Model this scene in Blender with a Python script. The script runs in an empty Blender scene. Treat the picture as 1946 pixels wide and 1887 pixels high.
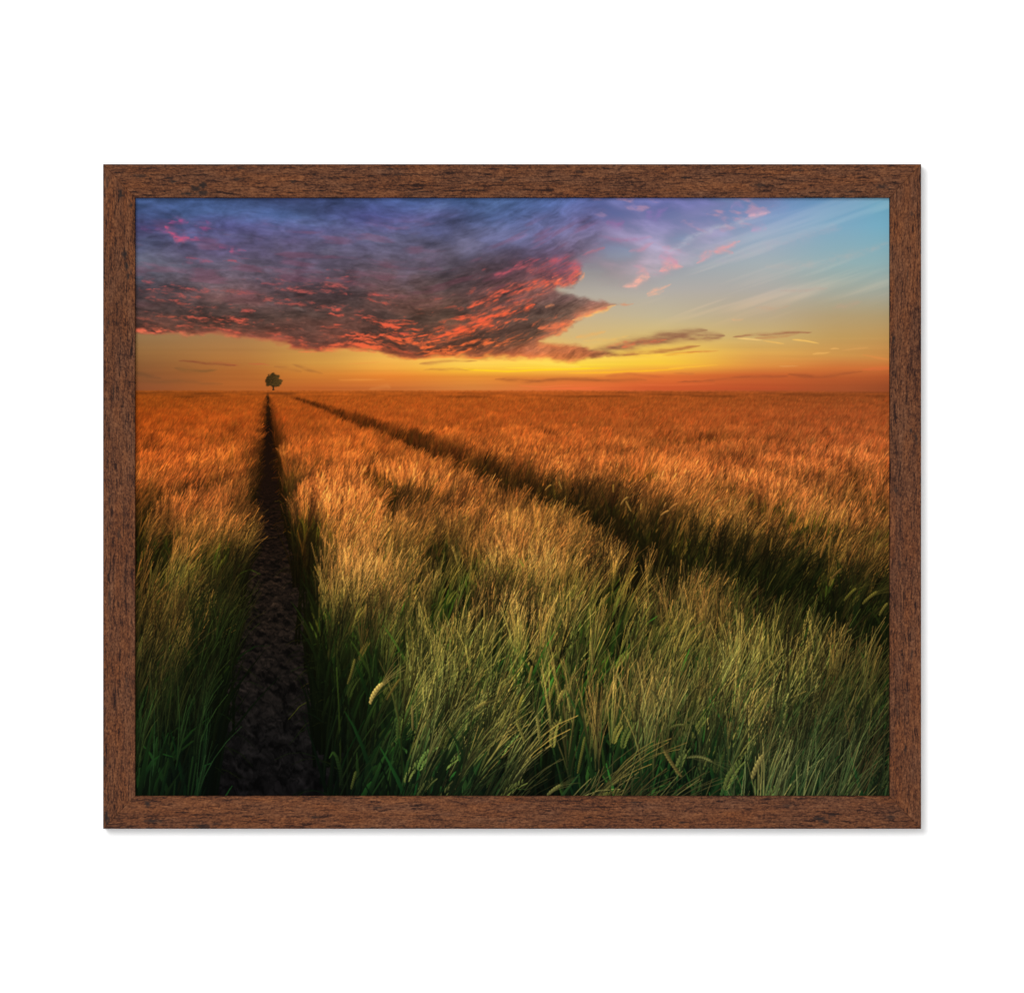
import bpy, bmesh, math
import numpy as np
from mathutils import Vector

scene = bpy.context.scene
# ---------------------------------------------------------------- camera, light, exposure
PX = 0.00035                                  # metres per print unit (one pixel of the 1946 px wide photograph)
CX, CY = 973.0, 943.5                         # middle of the photograph


def wx(u): return (u - CX) * PX
def wz(v): return (CY - v) * PX


DEPTH = 0.016                                 # the frame's thickness in front of the wall
CAM_D = 5.0                                   # camera to the frame's front face
cam_d = bpy.data.cameras.new('camera')
cam = bpy.data.objects.new('camera', cam_d); scene.collection.objects.link(cam)
cam.location = (0, -(CAM_D + DEPTH), 0); cam.rotation_euler = (math.pi / 2, 0, 0)
cam_d.sensor_width = 36.0
cam_d.lens = 36.0 * CAM_D / (1946 * PX)
cam_d.clip_start = 0.1; cam_d.clip_end = 50
scene.camera = cam

w = bpy.data.worlds.new('World'); scene.world = w; w.use_nodes = True
w.node_tree.nodes['Background'].inputs[0].default_value = (1, 1, 1, 1)
w.node_tree.nodes['Background'].inputs[1].default_value = 0.20


def area(name, loc, size, power, target=(0, 0, 0)):
    L = bpy.data.lights.new(name, 'AREA'); L.shape = 'DISK'; L.size = size; L.energy = power
    o = bpy.data.objects.new(name, L); scene.collection.objects.link(o)
    o.location = loc
    o.rotation_euler = (Vector(target) - Vector(loc)).to_track_quat('-Z', 'Y').to_euler()
    return o


KD = 7.0
area('studio_softbox', (-0.235 * KD, -KD, 0.25 * KD), 2.4, 300.0)      # from the upper left: the soft shadow at the right and below
area('added_front_fill', (0, -7.0, 0.05), 0.5, 238.0)                    # added fill, straight on from behind the camera, keeps that shadow light

vs = scene.view_settings
scene.display_settings.display_device = 'sRGB'
vs.view_transform = 'Standard'; vs.look = 'None'; vs.exposure = 0.0; vs.gamma = 1.0; vs.use_curve_mapping = False
scene.render.engine = 'CYCLES'
scene.cycles.max_bounces = 6
scene.render.film_transparent = False

# ---------------------------------------------------------------- helpers


def link(name, me, mat=None, parent=None):
    o = bpy.data.objects.new(name, me); scene.collection.objects.link(o)
    if mat: me.materials.append(mat)
    if parent: o.parent = parent
    return o


def nmat(name):
    m = bpy.data.materials.new(name); m.use_nodes = True
    nt = m.node_tree
    return m, nt, nt.nodes['Principled BSDF']


def N(nt, typ, **kw):
    n = nt.nodes.new(typ)
    for k, v in kw.items():
        if k == 'inp':
            for i, val in v.items(): n.inputs[i].default_value = val
        else: setattr(n, k, v)
    return n


# ---------------------------------------------------------------- the wall
m, nt, b = nmat('white_paint')
b.inputs['Base Color'].default_value = (0.95, 0.95, 0.95, 1)
b.inputs['Roughness'].default_value = 0.9
b.inputs['Specular IOR Level'].default_value = 0.1
tc = N(nt, 'ShaderNodeTexCoord'); nz = N(nt, 'ShaderNodeTexNoise', inp={'Scale': 900.0, 'Detail': 4.0})
bp = N(nt, 'ShaderNodeBump', inp={'Strength': 0.03, 'Distance': 0.0005})
nt.links.new(tc.outputs['Object'], nz.inputs['Vector']); nt.links.new(nz.outputs[0], bp.inputs['Height'])
nt.links.new(bp.outputs[0], b.inputs['Normal'])
bm = bmesh.new(); bmesh.ops.create_cube(bm, size=1)
for v in bm.verts: v.co = (v.co.x * 4, v.co.y * 0.1 + 0.05, v.co.z * 3)
me = bpy.data.meshes.new('wall'); bm.to_mesh(me); bm.free()
wall = link('wall', me, m); wall['kind'] = 'structure'

# ---------------------------------------------------------------- the printed picture
# All picture coordinates below are in "print units": 1 unit = PX metres on the paper.
X0, Y0, X1, Y1 = 253.0, 372.0, 1694.0, 1516.0      # paper extents (a little lies under the rebate)
SS = 1.6                                            # ink dots per print unit while drawing (halved afterwards)
HOR = 741.0                                         # horizon line of the printed landscape


def vnoise(x, y, seed):
    """smooth value noise, range about -1..1"""
    r = np.random.RandomState(seed).rand(256, 256).astype(np.float32) * 2 - 1
    xi = np.floor(x); yi = np.floor(y)
    fx = (x - xi).astype(np.float32); fy = (y - yi).astype(np.float32)
    xi = xi.astype(np.int32) & 255; yi = yi.astype(np.int32) & 255
    fx = fx * fx * fx * (fx * (fx * 6 - 15) + 10); fy = fy * fy * fy * (fy * (fy * 6 - 15) + 10)
    x2 = (xi + 1) & 255; y2 = (yi + 1) & 255
    a = r[yi, xi]; b = r[yi, x2]; c = r[y2, xi]; d = r[y2, x2]
    return (a + (b - a) * fx) * (1 - fy) + (c + (d - c) * fx) * fy


def fbm(x, y, seed, octv=5, gain=0.5):
    s = 0; a = 1.0; t = 0
    for k in range(octv):
        s = s + a * vnoise(x * 2 ** k + 17.3 * k, y * 2 ** k + 9.1 * k, seed + k)
        t += a; a *= gain
    return s / t * 1.6


def sstep(a, b, v):
    t = np.clip((v - a) / (b - a), 0, 1)
    return t * t * (3 - 2 * t)


def table(rows, x, y):
    """rows = [(x, [(y, (r,g,b)), ...]), ...] -> smooth colour field at x, y (8 bit sRGB numbers)"""
    xs = np.array([r[0] for r in rows], np.float32)
    out = np.zeros(x.shape + (3,), np.float32)
    xc = np.clip(x, xs[0], xs[-1])
    cols = []
    for _, pts in rows:
        yy = [p[0] for p in pts]
        cols.append(np.stack([np.interp(y, yy, [p[1][c] for p in pts]) for c in range(3)], -1).astype(np.float32))
    for i in range(len(rows) - 1):
        m = (xc >= xs[i]) & (xc <= xs[i + 1]) if i == 0 else (xc > xs[i]) & (xc <= xs[i + 1])
        t = (xc - xs[i]) / (xs[i + 1] - xs[i])
        t = (t * t * (3 - 2 * t) * 0.5 + t * 0.5)[..., None]
        out = np.where(m[..., None], cols[i] * (1 - t) + cols[i + 1] * t, out)
    return out


def polydist(x, y, pts):
    """distance to an open polyline and the parameter 0..1 along it"""
    best = np.full(x.shape, 1e9, np.float32); par = np.zeros(x.shape, np.float32)
    n = len(pts) - 1
    for i in range(n):
        ax, ay = pts[i]; bx, by = pts[i + 1]
        dx, dy = bx - ax, by - ay
        t = np.clip(((x - ax) * dx + (y - ay) * dy) / (dx * dx + dy * dy), 0, 1)
        d = np.hypot(x - ax - t * dx, y - ay - t * dy)
        m = d < best
        best = np.where(m, d, best); par = np.where(m, (i + t) / n, par)
    return best, par


def inside(x, y, poly):
    """signed distance to a closed polygon, positive inside"""
    d, _ = polydist(x, y, list(poly) + [poly[0]])
    c = np.zeros(x.shape, bool)
    n = len(poly)
    for i in range(n):
        ax, ay = poly[i]; bx, by = poly[(i + 1) % n]
        if ay == by:
            continue
        c ^= ((ay > y) != (by > y)) & (x < (bx - ax) * (y - ay) / (by - ay) + ax)
    return np.where(c, d, -d)


SKY = [
 (257, [(600,(150,118,80)),(640,(150,115,75)),(670,(150,105,60)),(700,(138,88,50)),(738,(138,78,45))]),
 (450, [(600,(165,125,80)),(640,(166,122,76)),(680,(176,117,60)),(705,(174,103,48)),(738,(176,96,42))]),
 (600, [(600,(190,145,85)),(660,(198,145,75)),(690,(207,147,66)),(712,(205,125,50)),(738,(188,98,42))]),
 (740, [(600,(220,165,90)),(680,(240,180,82)),(700,(240,166,66)),(715,(226,130,48)),(738,(198,108,50))]),
 (900, [(600,(220,180,100)),(675,(250,190,84)),(692,(252,207,85)),(704,(246,186,55)),(716,(226,140,52)),(738,(213,128,60))]),
 (1100,[(376,(70,92,152)),(420,(98,102,150)),(470,(122,124,152)),(520,(152,147,146)),(560,(178,169,156)),(600,(196,177,142)),(640,(212,181,122)),(660,(226,185,106)),(680,(250,210,92)),(694,(253,216,66)),(708,(245,172,62)),(722,(215,112,50)),(738,(232,112,56))]),
 (1250,[(376,(80,96,152)),(420,(108,120,166)),(470,(140,152,178)),(510,(156,162,170)),(550,(176,170,164)),(600,(194,179,146)),(640,(216,185,114)),(668,(248,204,84)),(690,(252,204,64)),(703,(240,165,60)),(714,(222,114,52)),(738,(206,90,46))]),
 (1450,[(376,(106,134,180)),(400,(124,150,194)),(450,(148,168,190)),(500,(164,174,178)),(550,(175,170,162)),(600,(186,167,136)),(640,(203,172,110)),(670,(218,164,82)),(695,(216,140,64)),(712,(202,100,48)),(738,(182,80,42))]),
 (1600,[(376,(104,150,188)),(430,(126,168,192)),(500,(146,174,178)),(560,(166,166,150)),(600,(178,156,116)),(640,(192,154,92)),(675,(206,148,76)),(700,(204,112,54)),(720,(180,88,44)),(738,(164,80,42))]),
 (1690,[(376,(108,164,190)),(430,(118,172,194)),(500,(142,174,178)),(560,(164,164,148)),(600,(176,154,112)),(640,(192,150,88)),(680,(204,138,70)),(697,(206,116,56)),(715,(178,88,44)),(738,(150,74,40))]),
]
CLOUD = [
 (257, [(376,(58,84,134)),(405,(66,86,140)),(432,(76,74,124)),(460,(76,80,114)),(490,(94,94,114)),(520,(86,86,100)),(550,(78,67,73)),(600,(78,60,56)),(640,(96,62,50))]),
 (400, [(376,(56,80,130)),(400,(66,90,142)),(430,(76,76,130)),(470,(86,77,110)),(500,(92,84,102)),(530,(88,78,88)),(560,(86,70,71)),(600,(79,60,54)),(650,(110,68,52))]),
 (560, [(376,(64,80,134)),(410,(72,90,140)),(440,(80,78,122)),(480,(92,82,106)),(515,(96,86,104)),(545,(90,72,78)),(600,(86,66,60)),(670,(112,66,54))]),
 (700, [(376,(62,80,134)),(410,(70,74,132)),(450,(86,86,120)),(500,(92,82,98)),(530,(86,70,76)),(580,(82,64,61)),(620,(82,60,53)),(680,(100,62,48))]),
 (850, [(376,(58,84,136)),(410,(78,86,136)),(450,(80,80,112)),(480,(94,86,106)),(520,(86,73,80)),(570,(84,66,60)),(600,(76,59,50)),(640,(92,66,54)),(680,(130,72,50))]),
 (950, [(376,(64,92,144)),(410,(78,98,152)),(440,(96,104,150)),(470,(86,82,112)),(500,(86,70,80)),(540,(86,63,64)),(590,(87,64,58)),(640,(96,68,56)),(685,(145,82,54))]),
 (1050,[(376,(70,96,156)),(420,(82,88,136)),(450,(96,92,132)),(480,(98,80,104)),(520,(112,74,82)),(560,(120,88,84)),(600,(112,86,74)),(640,(130,92,70)),(685,(165,100,58))]),
 (1150,[(376,(80,92,156)),(420,(112,102,152)),(450,(118,108,146)),(490,(140,118,136)),(570,(122,96,84)),(620,(160,112,76)),(650,(150,96,68)),(685,(160,92,56))]),
 (1260,[(376,(86,92,160)),(420,(112,108,164)),(470,(142,134,166)),(520,(160,140,150)),(640,(142,98,72)),(685,(156,94,60))]),
 (1690,[(376,(120,125,170)),(470,(160,150,165)),(640,(150,95,68)),(738,(120,70,45))]),
]
MASS = [(200,300),(1110,300),(1140,395),(1150,440),(1135,470),(1112,490),(1113,516),(1100,534),(1082,545),(1062,548),
        (1092,558),(1128,565),(1162,577),(1148,588),(1118,600),(1090,612),(1074,626),(1050,638),(1030,648),(1060,655),(1110,657),
        (1130,664),(1180,672),(1130,682),(1075,687),(1000,684),(930,680),(870,680),(800,683),(752,680),(700,669),(640,662),(580,665),
        (545,664),(535,655),(470,648),(400,641),(300,637),(200,633)]


def paint_sky(x, y):
    wx = x + 14 * fbm(x / 70, y / 38, 11, 5) + 5 * fbm(x / 14, y / 8, 17, 3)
    wy = y + 6 * fbm(x / 60, y / 30, 23, 5) + 2.2 * fbm(x / 16, y / 7, 29, 3)
    sky = table(SKY, x, y)
    # faint cirrus fans over the clear sky, rising to the right
    u = (x * 0.95 - y * 0.32); v = (y * 0.95 + x * 0.32)
    fan = fbm(u / 420, v / 26, 301, 4)
    k = sstep(0.0, 0.8, fan) * sstep(1180, 1330, x) * sstep(640, 560, y)
    sky = sky + k[..., None] * np.array([20, 12, 7], np.float32)
    st = fbm(x / 240, y / 5.5, 311, 4)
    sky = sky * (1 + 0.022 * st[..., None] * sstep(600, 700, y)[..., None])

    def put(mask, col):
        nonlocal sky
        sky = sky * (1 - mask[..., None]) + np.asarray(col, np.float32) * mask[..., None]

    gx0, gy0, sx, sy = x[0, 0], y[0, 0], x[0, 1] - x[0, 0], y[1, 0] - y[0, 0]

    def stroke(dst, pts, w0, w1, a, c, soft=1.0, rag=1.0, nx=20, ny=6, lo=0.75, hi=0.6, yy=None):
        """one soft, tapering, ragged wisp of colour laid over dst along a polyline"""
        p = np.array(pts, np.float32); mg = 3.2 * max(w0, w1) * soft + 16 * rag
        i0, i1 = [int(np.clip(v, 0, x.shape[1])) for v in ((p[:, 0].min() - mg - gx0) / sx, (p[:, 0].max() + mg - gx0) / sx)]
        j0, j1 = [int(np.clip(v, 0, x.shape[0])) for v in ((p[:, 1].min() - mg - gy0) / sy, (p[:, 1].max() + mg - gy0) / sy)]
        if i1 <= i0 or j1 <= j0:
            return
        w = (slice(j0, j1), slice(i0, i1))
        xx, y_ = x[w], y[w]
        d, t = polydist(xx + (wx[w] - xx) * rag * 0.5, y_ + (wy[w] - y_) * rag * 0.5, pts)
        wd = (w0 + (w1 - w0) * t) * np.sqrt(np.clip(4 * t * (1 - t) + 0.04, 0, 1))
        m = np.exp(-(d / np.maximum(wd * soft, 0.3)) ** 2)
        n = np.clip(lo + hi * fbm(xx / nx, (y_ if yy is None else yy[w]) / ny, int(pts[0][0] * 3 + pts[0][1]), 4, 0.6), 0, 1.2)
        m = np.clip(m * a * n, 0, 1)[..., None]
        dst[w] = dst[w] * (1 - m) + np.array(c, np.float32) * m

    # thin purple / pink cloud veil to the right of the mass
    veil = inside(wx, wy, [(1000,300),(1500,300),(1470,400),(1400,440),(1340,480),(1300,510),(1230,530),(1180,530),(1120,510),(1080,470)])
    vn = fbm((x + y * 1.6) / 120, (y - x * 0.35) / 34, 41, 5)
    vm = sstep(-34, 40, veil) * np.clip(0.55 + 0.6 * vn, 0, 1)
    cl = table(CLOUD, x, y)
    put(vm * 0.95, (cl * 0.72 + cl.mean(-1, keepdims=True) * np.array([0.29, 0.275, 0.275], np.float32)) * (1.08 + 0.20 * vn[..., None]))
    lit = sstep(0.25, 0.85, fbm((x + y * 1.5) / 60, (y - x * 0.3) / 16, 47, 5)) * sstep(-20, 30, veil)
    put(lit * 0.6, (206, 150, 170))
    for pts, w0, w1, a, c in [
        ([(1270,478),(1320,446),(1390,425),(1465,404)], 7, 4, .55, (176,178,196)),
        ([(1420,415),(1445,408),(1468,405)], 5, 4, .75, (226,170,186)),
        ([(1330,500),(1352,478),(1385,465),(1405,458)], 8.1, 4.1, .8, (226,160,164)),
        ([(1360,478),(1375,475),(1392,479)], 5.4, 2.7, .55, (224,158,160)),
        ([(1255,512),(1275,500),(1300,508)], 12.2, 5.4, .85, (236,164,162)),
        ([(1250,490),(1270,488),(1290,500)], 10.8, 6.8, .5, (206,146,170)),
        ([(1208,522),(1218,512),(1232,524)], 8.1, 4.1, .45, (230,160,160)),
        ([(1182,543),(1205,540),(1222,528),(1236,525)], 4.7, 6.8, .95, (248,178,160)),
        ([(1226,558),(1250,552),(1278,541)], 4.1, 2.2, .85, (240,178,150)),
        ([(1228,562),(1250,558),(1262,555)], 2.7, 1.6, .7, (240,178,150)),
        ([(1425,440),(1445,432),(1465,434)], 9, 7, .5, (196,156,190)),
        ([(1385,396),(1400,388),(1412,396)], 8, 5, .4, (176,140,190)),
        ([(1232,404),(1250,414),(1268,396)], 9, 7, .45, (150,116,180)),
        ([(1150,420),(1170,424),(1186,418)], 9, 7, .5, (156,104,156)),
        ([(1130,452),(1180,456),(1230,450)], 4, 6, .4, (176,112,148)),
        ([(1108,484),(1130,478),(1150,472)], 2, 4, .6, (206,110,122)),
        ([(1195,475),(1220,470),(1240,462)], 4, 5, .4, (210,140,160)),
        ([(1430,585),(1470,588),(1495,580)], 3, 3, .45, (200,160,130)),
        ([(1480,552),(1530,550),(1570,545)], 3, 3, .35, (190,160,146)),
        ([(1395,607),(1405,607),(1414,606)], 2, 1.5, .6, (220,175,130)),
        ([(1580,584),(1610,580),(1640,572)], 6, 6, .28, (196,158,132)),
        ([(1360,500),(1460,470),(1560,440),(1600,430)], 10, 12, .25, (182,172,186)),
        ([(1460,510),(1560,500),(1640,480),(1690,463)], 12, 6, .32, (186,176,172)),
        ([(1170,577),(1185,578),(1198,576)], 2, 1.4, .55, (222,140,100)),
        ([(1098,640),(1120,638),(1152,632)], 3, 4, .55, (240,176,96)),
        ([(1112,648),(1160,645),(1200,638)], 2.5, 2, .4, (246,190,100)),
    ]:
        stroke(sky, pts, w0, w1, a, c, 1.0, 1.0, 11, 6, 0.75, 0.6)

    # bands of dusk cloud low on the right
    for pts, w0, w1, a, c in [
        ([(1120,668),(1200,655),(1260,640),(1340,628)], 11.7, 7.0, .8, (140,92,68)),
        ([(1210,650),(1290,641),(1350,640),(1382,636)], 11.7, 5.6, .85, (146,96,72)),
        ([(1150,678),(1220,670),(1280,664),(1330,658)], 6.5, 2.8, .7, (176,108,62)),
        ([(1260,674),(1320,669),(1368,667)], 3, 1.2, .7, (206,120,60)),
        ([(1398,639),(1450,636),(1500,632),(1545,630)], 3, 2.5, .85, (160,102,72)),
        ([(1435,643),(1480,640),(1520,634)], 2.5, 2, .5, (186,116,74)),
        ([(940,722),(1000,724),(1080,720),(1160,723)], 5, 3, .75, (166,92,46)),
        ([(1050,718),(1100,720),(1180,724),(1230,722)], 2, 4, .4, (170,92,46)),
        ([(1150,714),(1200,712),(1260,715)], 4, 3, .5, (196,100,52)),
        ([(1280,709),(1320,710),(1310,711)], 2, 2, .5, (190,110,56)),
        ([(1340,722),(1420,716),(1500,716)], 2.5, 4, .5, (158,80,46)),
        ([(1285,726),(1340,724),(1360,724)], 1.5, 1.5, .6, (150,78,44)),
        ([(1500,712),(1560,716),(1640,706)], 4, 3, .45, (140,72,42)),
        ([(795,692),(840,688),(905,685)], 4, 2, .7, (186,122,64)),
        ([(805,703),(850,703),(898,701)], 2.5, 2, .7, (196,128,60)),
        ([(338,686),(390,690),(448,694)], 2.2, 2, .85, (130,66,44)),
        ([(400,687),(430,690),(455,695)], 1.6, 1.8, .5, (170,80,52)),
        ([(330,700),(370,705),(412,702)], 6, 3, .5, (120,84,46)),
        ([(257,708),(275,712),(308,717)], 6, 2.5, .55, (100,70,44)),
        ([(470,692),(495,692),(512,694)], 1.6, 1.2, .5, (196,96,60)),
        ([(520,697),(545,701),(570,706)], 3, 3, .35, (150,92,50)),
        ([(552,692),(580,702),(612,710)], 3, 3, .4, (150,94,50)),
        ([(260,722),(330,724),(420,730)], 5, 5, .3, (120,80,46)),
        ([(1640,702),(1670,700),(1694,699)], 2, 4, .7, (230,108,60)),
        ([(1480,697),(1500,697),(1520,696)], 1.6, 1, .5, (226,160,90)),
    ]:
        stroke(sky, pts, w0, w1, a, c, 1.0, 0.6, 30, 5, 0.8, 0.55)
    # glowing lines near the sun
    for pts, w0, w1, a, c in [
        ([(880,701),(960,706),(1040,702),(1160,700)], 1.6, 1.6, .9, (255,214,30)),
        ([(960,699),(1040,699),(1120,699)], 1.2, 1.2, .6, (255,226,60)),
        ([(1000,690),(1060,692),(1100,696)], 4, 4, .45, (255,222,96)),
        ([(1080,709),(1160,708),(1240,704),(1300,700)], 1.8, 1.6, .85, (255,186,44)),
        ([(1200,676),(1280,673),(1330,670)], 1.4, 1, .8, (255,206,70)),
        ([(1270,700),(1300,698),(1365,694)], 1.6, 1.2, .75, (252,190,60)),
        ([(985,733),(1030,735),(1090,732)], 1.4, 1, .7, (240,120,64)),
        ([(1030,739),(1080,738),(1140,736)], 1.0, 1, .7, (244,110,62)),
        ([(1210,730),(1260,732),(1360,730)], 1.4, 1, .5, (226,108,58)),
        ([(1404,642),(1430,645),(1450,647)], 1.6, .8, .95, (252,206,124)),
        ([(1450,647),(1470,650),(1492,653)], 1.0, 1.2, .9, (248,190,96)),
        ([(1508,645),(1530,647),(1558,652)], 1.5, 1.1, .95, (250,196,100)),
        ([(1546,673),(1560,671),(1580,669)], 2.2, 1, .8, (240,180,96)),
        ([(1580,663),(1588,662),(1596,663)], 1.4, 1, .7, (240,180,100)),
        ([(1600,666),(1630,663),(1650,660)], 1.6, 2, .4, (230,166,92)),
        ([(1640,674),(1670,680),(1692,684)], 1.6, 2.6, .55, (230,140,72)),
        ([(640,722),(690,722),(730,721)], 2, 1.4, .5, (236,150,66)),
        ([(660,692),(690,690),(720,688)], 1.6, 1.2, .4, (236,150,70)),
        ([(700,740),(735,734),(742,738)], 4, 4, .35, (224,140,70)),
    ]:
        stroke(sky, pts, w0, w1, a, c, 1.0, 0.3, 30, 5, 1.0, 0.25)

    # the dark cloud mass
    sd = inside(wx, wy, MASS)
    mm = sstep(-4, 9, sd)
    mm = np.where(y < 500, sstep(-30, 40, sd), mm)
    tilt = np.interp(x, [257, 700, 850, 1100], [0.06, 0.02, -0.25, -0.42]).astype(np.float32)
    yl = y - tilt * (x - 850)
    det = fbm(x / 30 + 0.5 * vnoise(x / 40, y / 20, 77), (yl * .4 + y * .6) / 14, 61, 6, 0.58)
    broad = fbm(x / 150, yl / 48, 71, 4)
    cl = table(CLOUD, wx, wy)
    gq = cl.mean(-1, keepdims=True); kq = (0.16 * sstep(520, 440, y))[..., None]
    cl = cl * (1 - kq) + gq * np.array([1.03, 1.0, 1.0], np.float32) * kq
    cl = cl * (1 + 0.17 * det[..., None] + 0.16 * broad[..., None])
    # blue-grey breaks in the upper half
    br = sstep(0.25, 0.9, fbm(x / 120 + 3, yl / 30, 83, 5)) * sstep(560, 470, y)
    cl = cl + br[..., None] * np.array([12, 15, 15], np.float32) * sstep(1000, 800, x)[..., None]
    for cx, cy, rx, ry, a, c in [(885,468,26,22,.55,(130,126,156)),(940,448,60,18,.5,(122,124,168)),(775,520,16,22,.45,(116,104,126)),
                                 (785,553,16,8,.4,(108,96,104)),(545,516,26,6,.5,(126,112,124)),(505,577,10,5,.4,(128,112,112)),
                                 (568,588,10,3,.55,(146,126,118)),(640,532,22,5,.4,(126,106,116)),(400,545,40,8,.35,(112,106,116)),
                                 (290,500,40,18,.35,(104,104,122)),(830,500,16,16,.3,(118,98,126)),(560,458,24,8,.35,(112,96,136)),
                                 (620,476,14,8,.3,(116,106,130)),(820,437,34,10,.35,(92,100,150)),(520,402,40,12,.4,(74,100,152)),
                                 (690,470,20,10,.2,(110,96,130)),(850,613,26,5,.35,(134,104,84)),(1010,600,30,7,.3,(150,120,104))]:
        g = np.exp(-((wx - cx) / rx) ** 2 - ((wy - cy) / ry) ** 2) * a
        cl = cl * (1 - g[..., None]) + np.array(c, np.float32) * g[..., None]
    # sun-lit undersides: ridged streaks, strongest in the middle and along the lower edge
    f1 = fbm((x * .6 + wx * .4) / 22, (yl + (wy - y) * .6) / 4.6, 91, 5, 0.6)
    f3 = fbm(wx / 11, (yl + (wy - y) * .6) / 2.8, 191, 4, 0.6)
    f2 = fbm((x * .6 + wx * .4) / 64, (yl + (wy - y) * .6) / 13, 131, 5, 0.55)
    rid = 0.52 * f1 + 0.45 * f2 + 0.34 * f3
    sel = sstep(-0.25, 0.5, fbm(x / 75, yl / 26, 151, 4))
    dens = np.zeros(x.shape, np.float32)
    for cx, cy, rx, ry, a in [(760,640,170,40,.95),(900,640,140,44,1.05),(700,592,70,26,.45),(990,610,100,34,.62),(640,548,40,14,.5),
                              (480,558,60,18,.38),(300,550,50,14,.42),(480,590,30,12,.5),(560,620,90,16,.42),(345,450,52,16,.0),
                              (640,652,110,14,.62),(520,537,24,9,.42),(735,565,40,16,.5),(330,600,40,6,.4),(1000,540,120,32,.5),
                              (870,560,120,30,.16),(420,496,60,10,.3)]:
        dens = np.maximum(dens, a * np.exp(-((x - cx) / rx) ** 2 - ((y - cy) / ry) ** 2))
    edge = sstep(17, 2, sd) * sstep(612, 640, y) * sstep(1150, 1040, x) * np.clip(0.75 + 0.5 * fbm(x / 60, y / 9, 171, 4), 0, 1)
    left = 0.40 * sstep(470, 540, y) * sstep(830, 700, x) * np.clip(0.55 + 0.9 * fbm(x / 110, y / 22, 203, 3), 0, 1.3)
    dens = np.maximum(dens, left)
    dn = np.clip(dens * (1.0 + 0.7 * sel), 0, 1.12)
    hi = np.clip(sstep(0.50 - 0.80 * dn, 1.20 - 0.62 * dn, rid) * sstep(0.04, 0.2, dn) * (0.55 + 0.5 * dn), 0, 1)
    hcol = table([(257,[(400,(196,76,120)),(470,(196,84,112)),(540,(204,92,88)),(600,(205,92,70)),(640,(236,108,80))]),
                  (600,[(400,(180,76,110)),(470,(190,84,104)),(540,(206,96,92)),(600,(222,92,74)),(670,(240,100,62))]),
                  (850,[(400,(170,80,110)),(500,(200,84,90)),(560,(230,92,72)),(620,(246,96,58)),(685,(248,118,56))]),
                  (1050,[(400,(170,80,110)),(500,(214,96,96)),(545,(250,116,80)),(600,(246,112,70)),(640,(236,116,66)),(685,(240,140,66))]),
                  (1200,[(400,(170,80,110)),(685,(240,150,80))])], x, y)
    cl = cl * (1 + 0.10 * (sstep(500, 580, y) * sstep(-0.3, 0.6, broad))[..., None] * np.array([1.6, 0.5, 0.2], np.float32))
    cl = cl * (1 + (0.13 * f3 * sstep(470, 560, y) + 0.07 * f1)[..., None])
    blush = sstep(0.05, 0.75, fbm(x / 80, yl / 15, 207, 5)) * sstep(400, 440, y) * sstep(600, 540, y) * 0.24
    cl = cl * (1 - blush[..., None]) + np.array((158, 78, 100), np.float32) * blush[..., None]
    cl = cl * (1 - hi[..., None] * 0.95) + hcol * (0.74 + 0.26 * hi[..., None]) * hi[..., None] * 0.95
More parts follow.
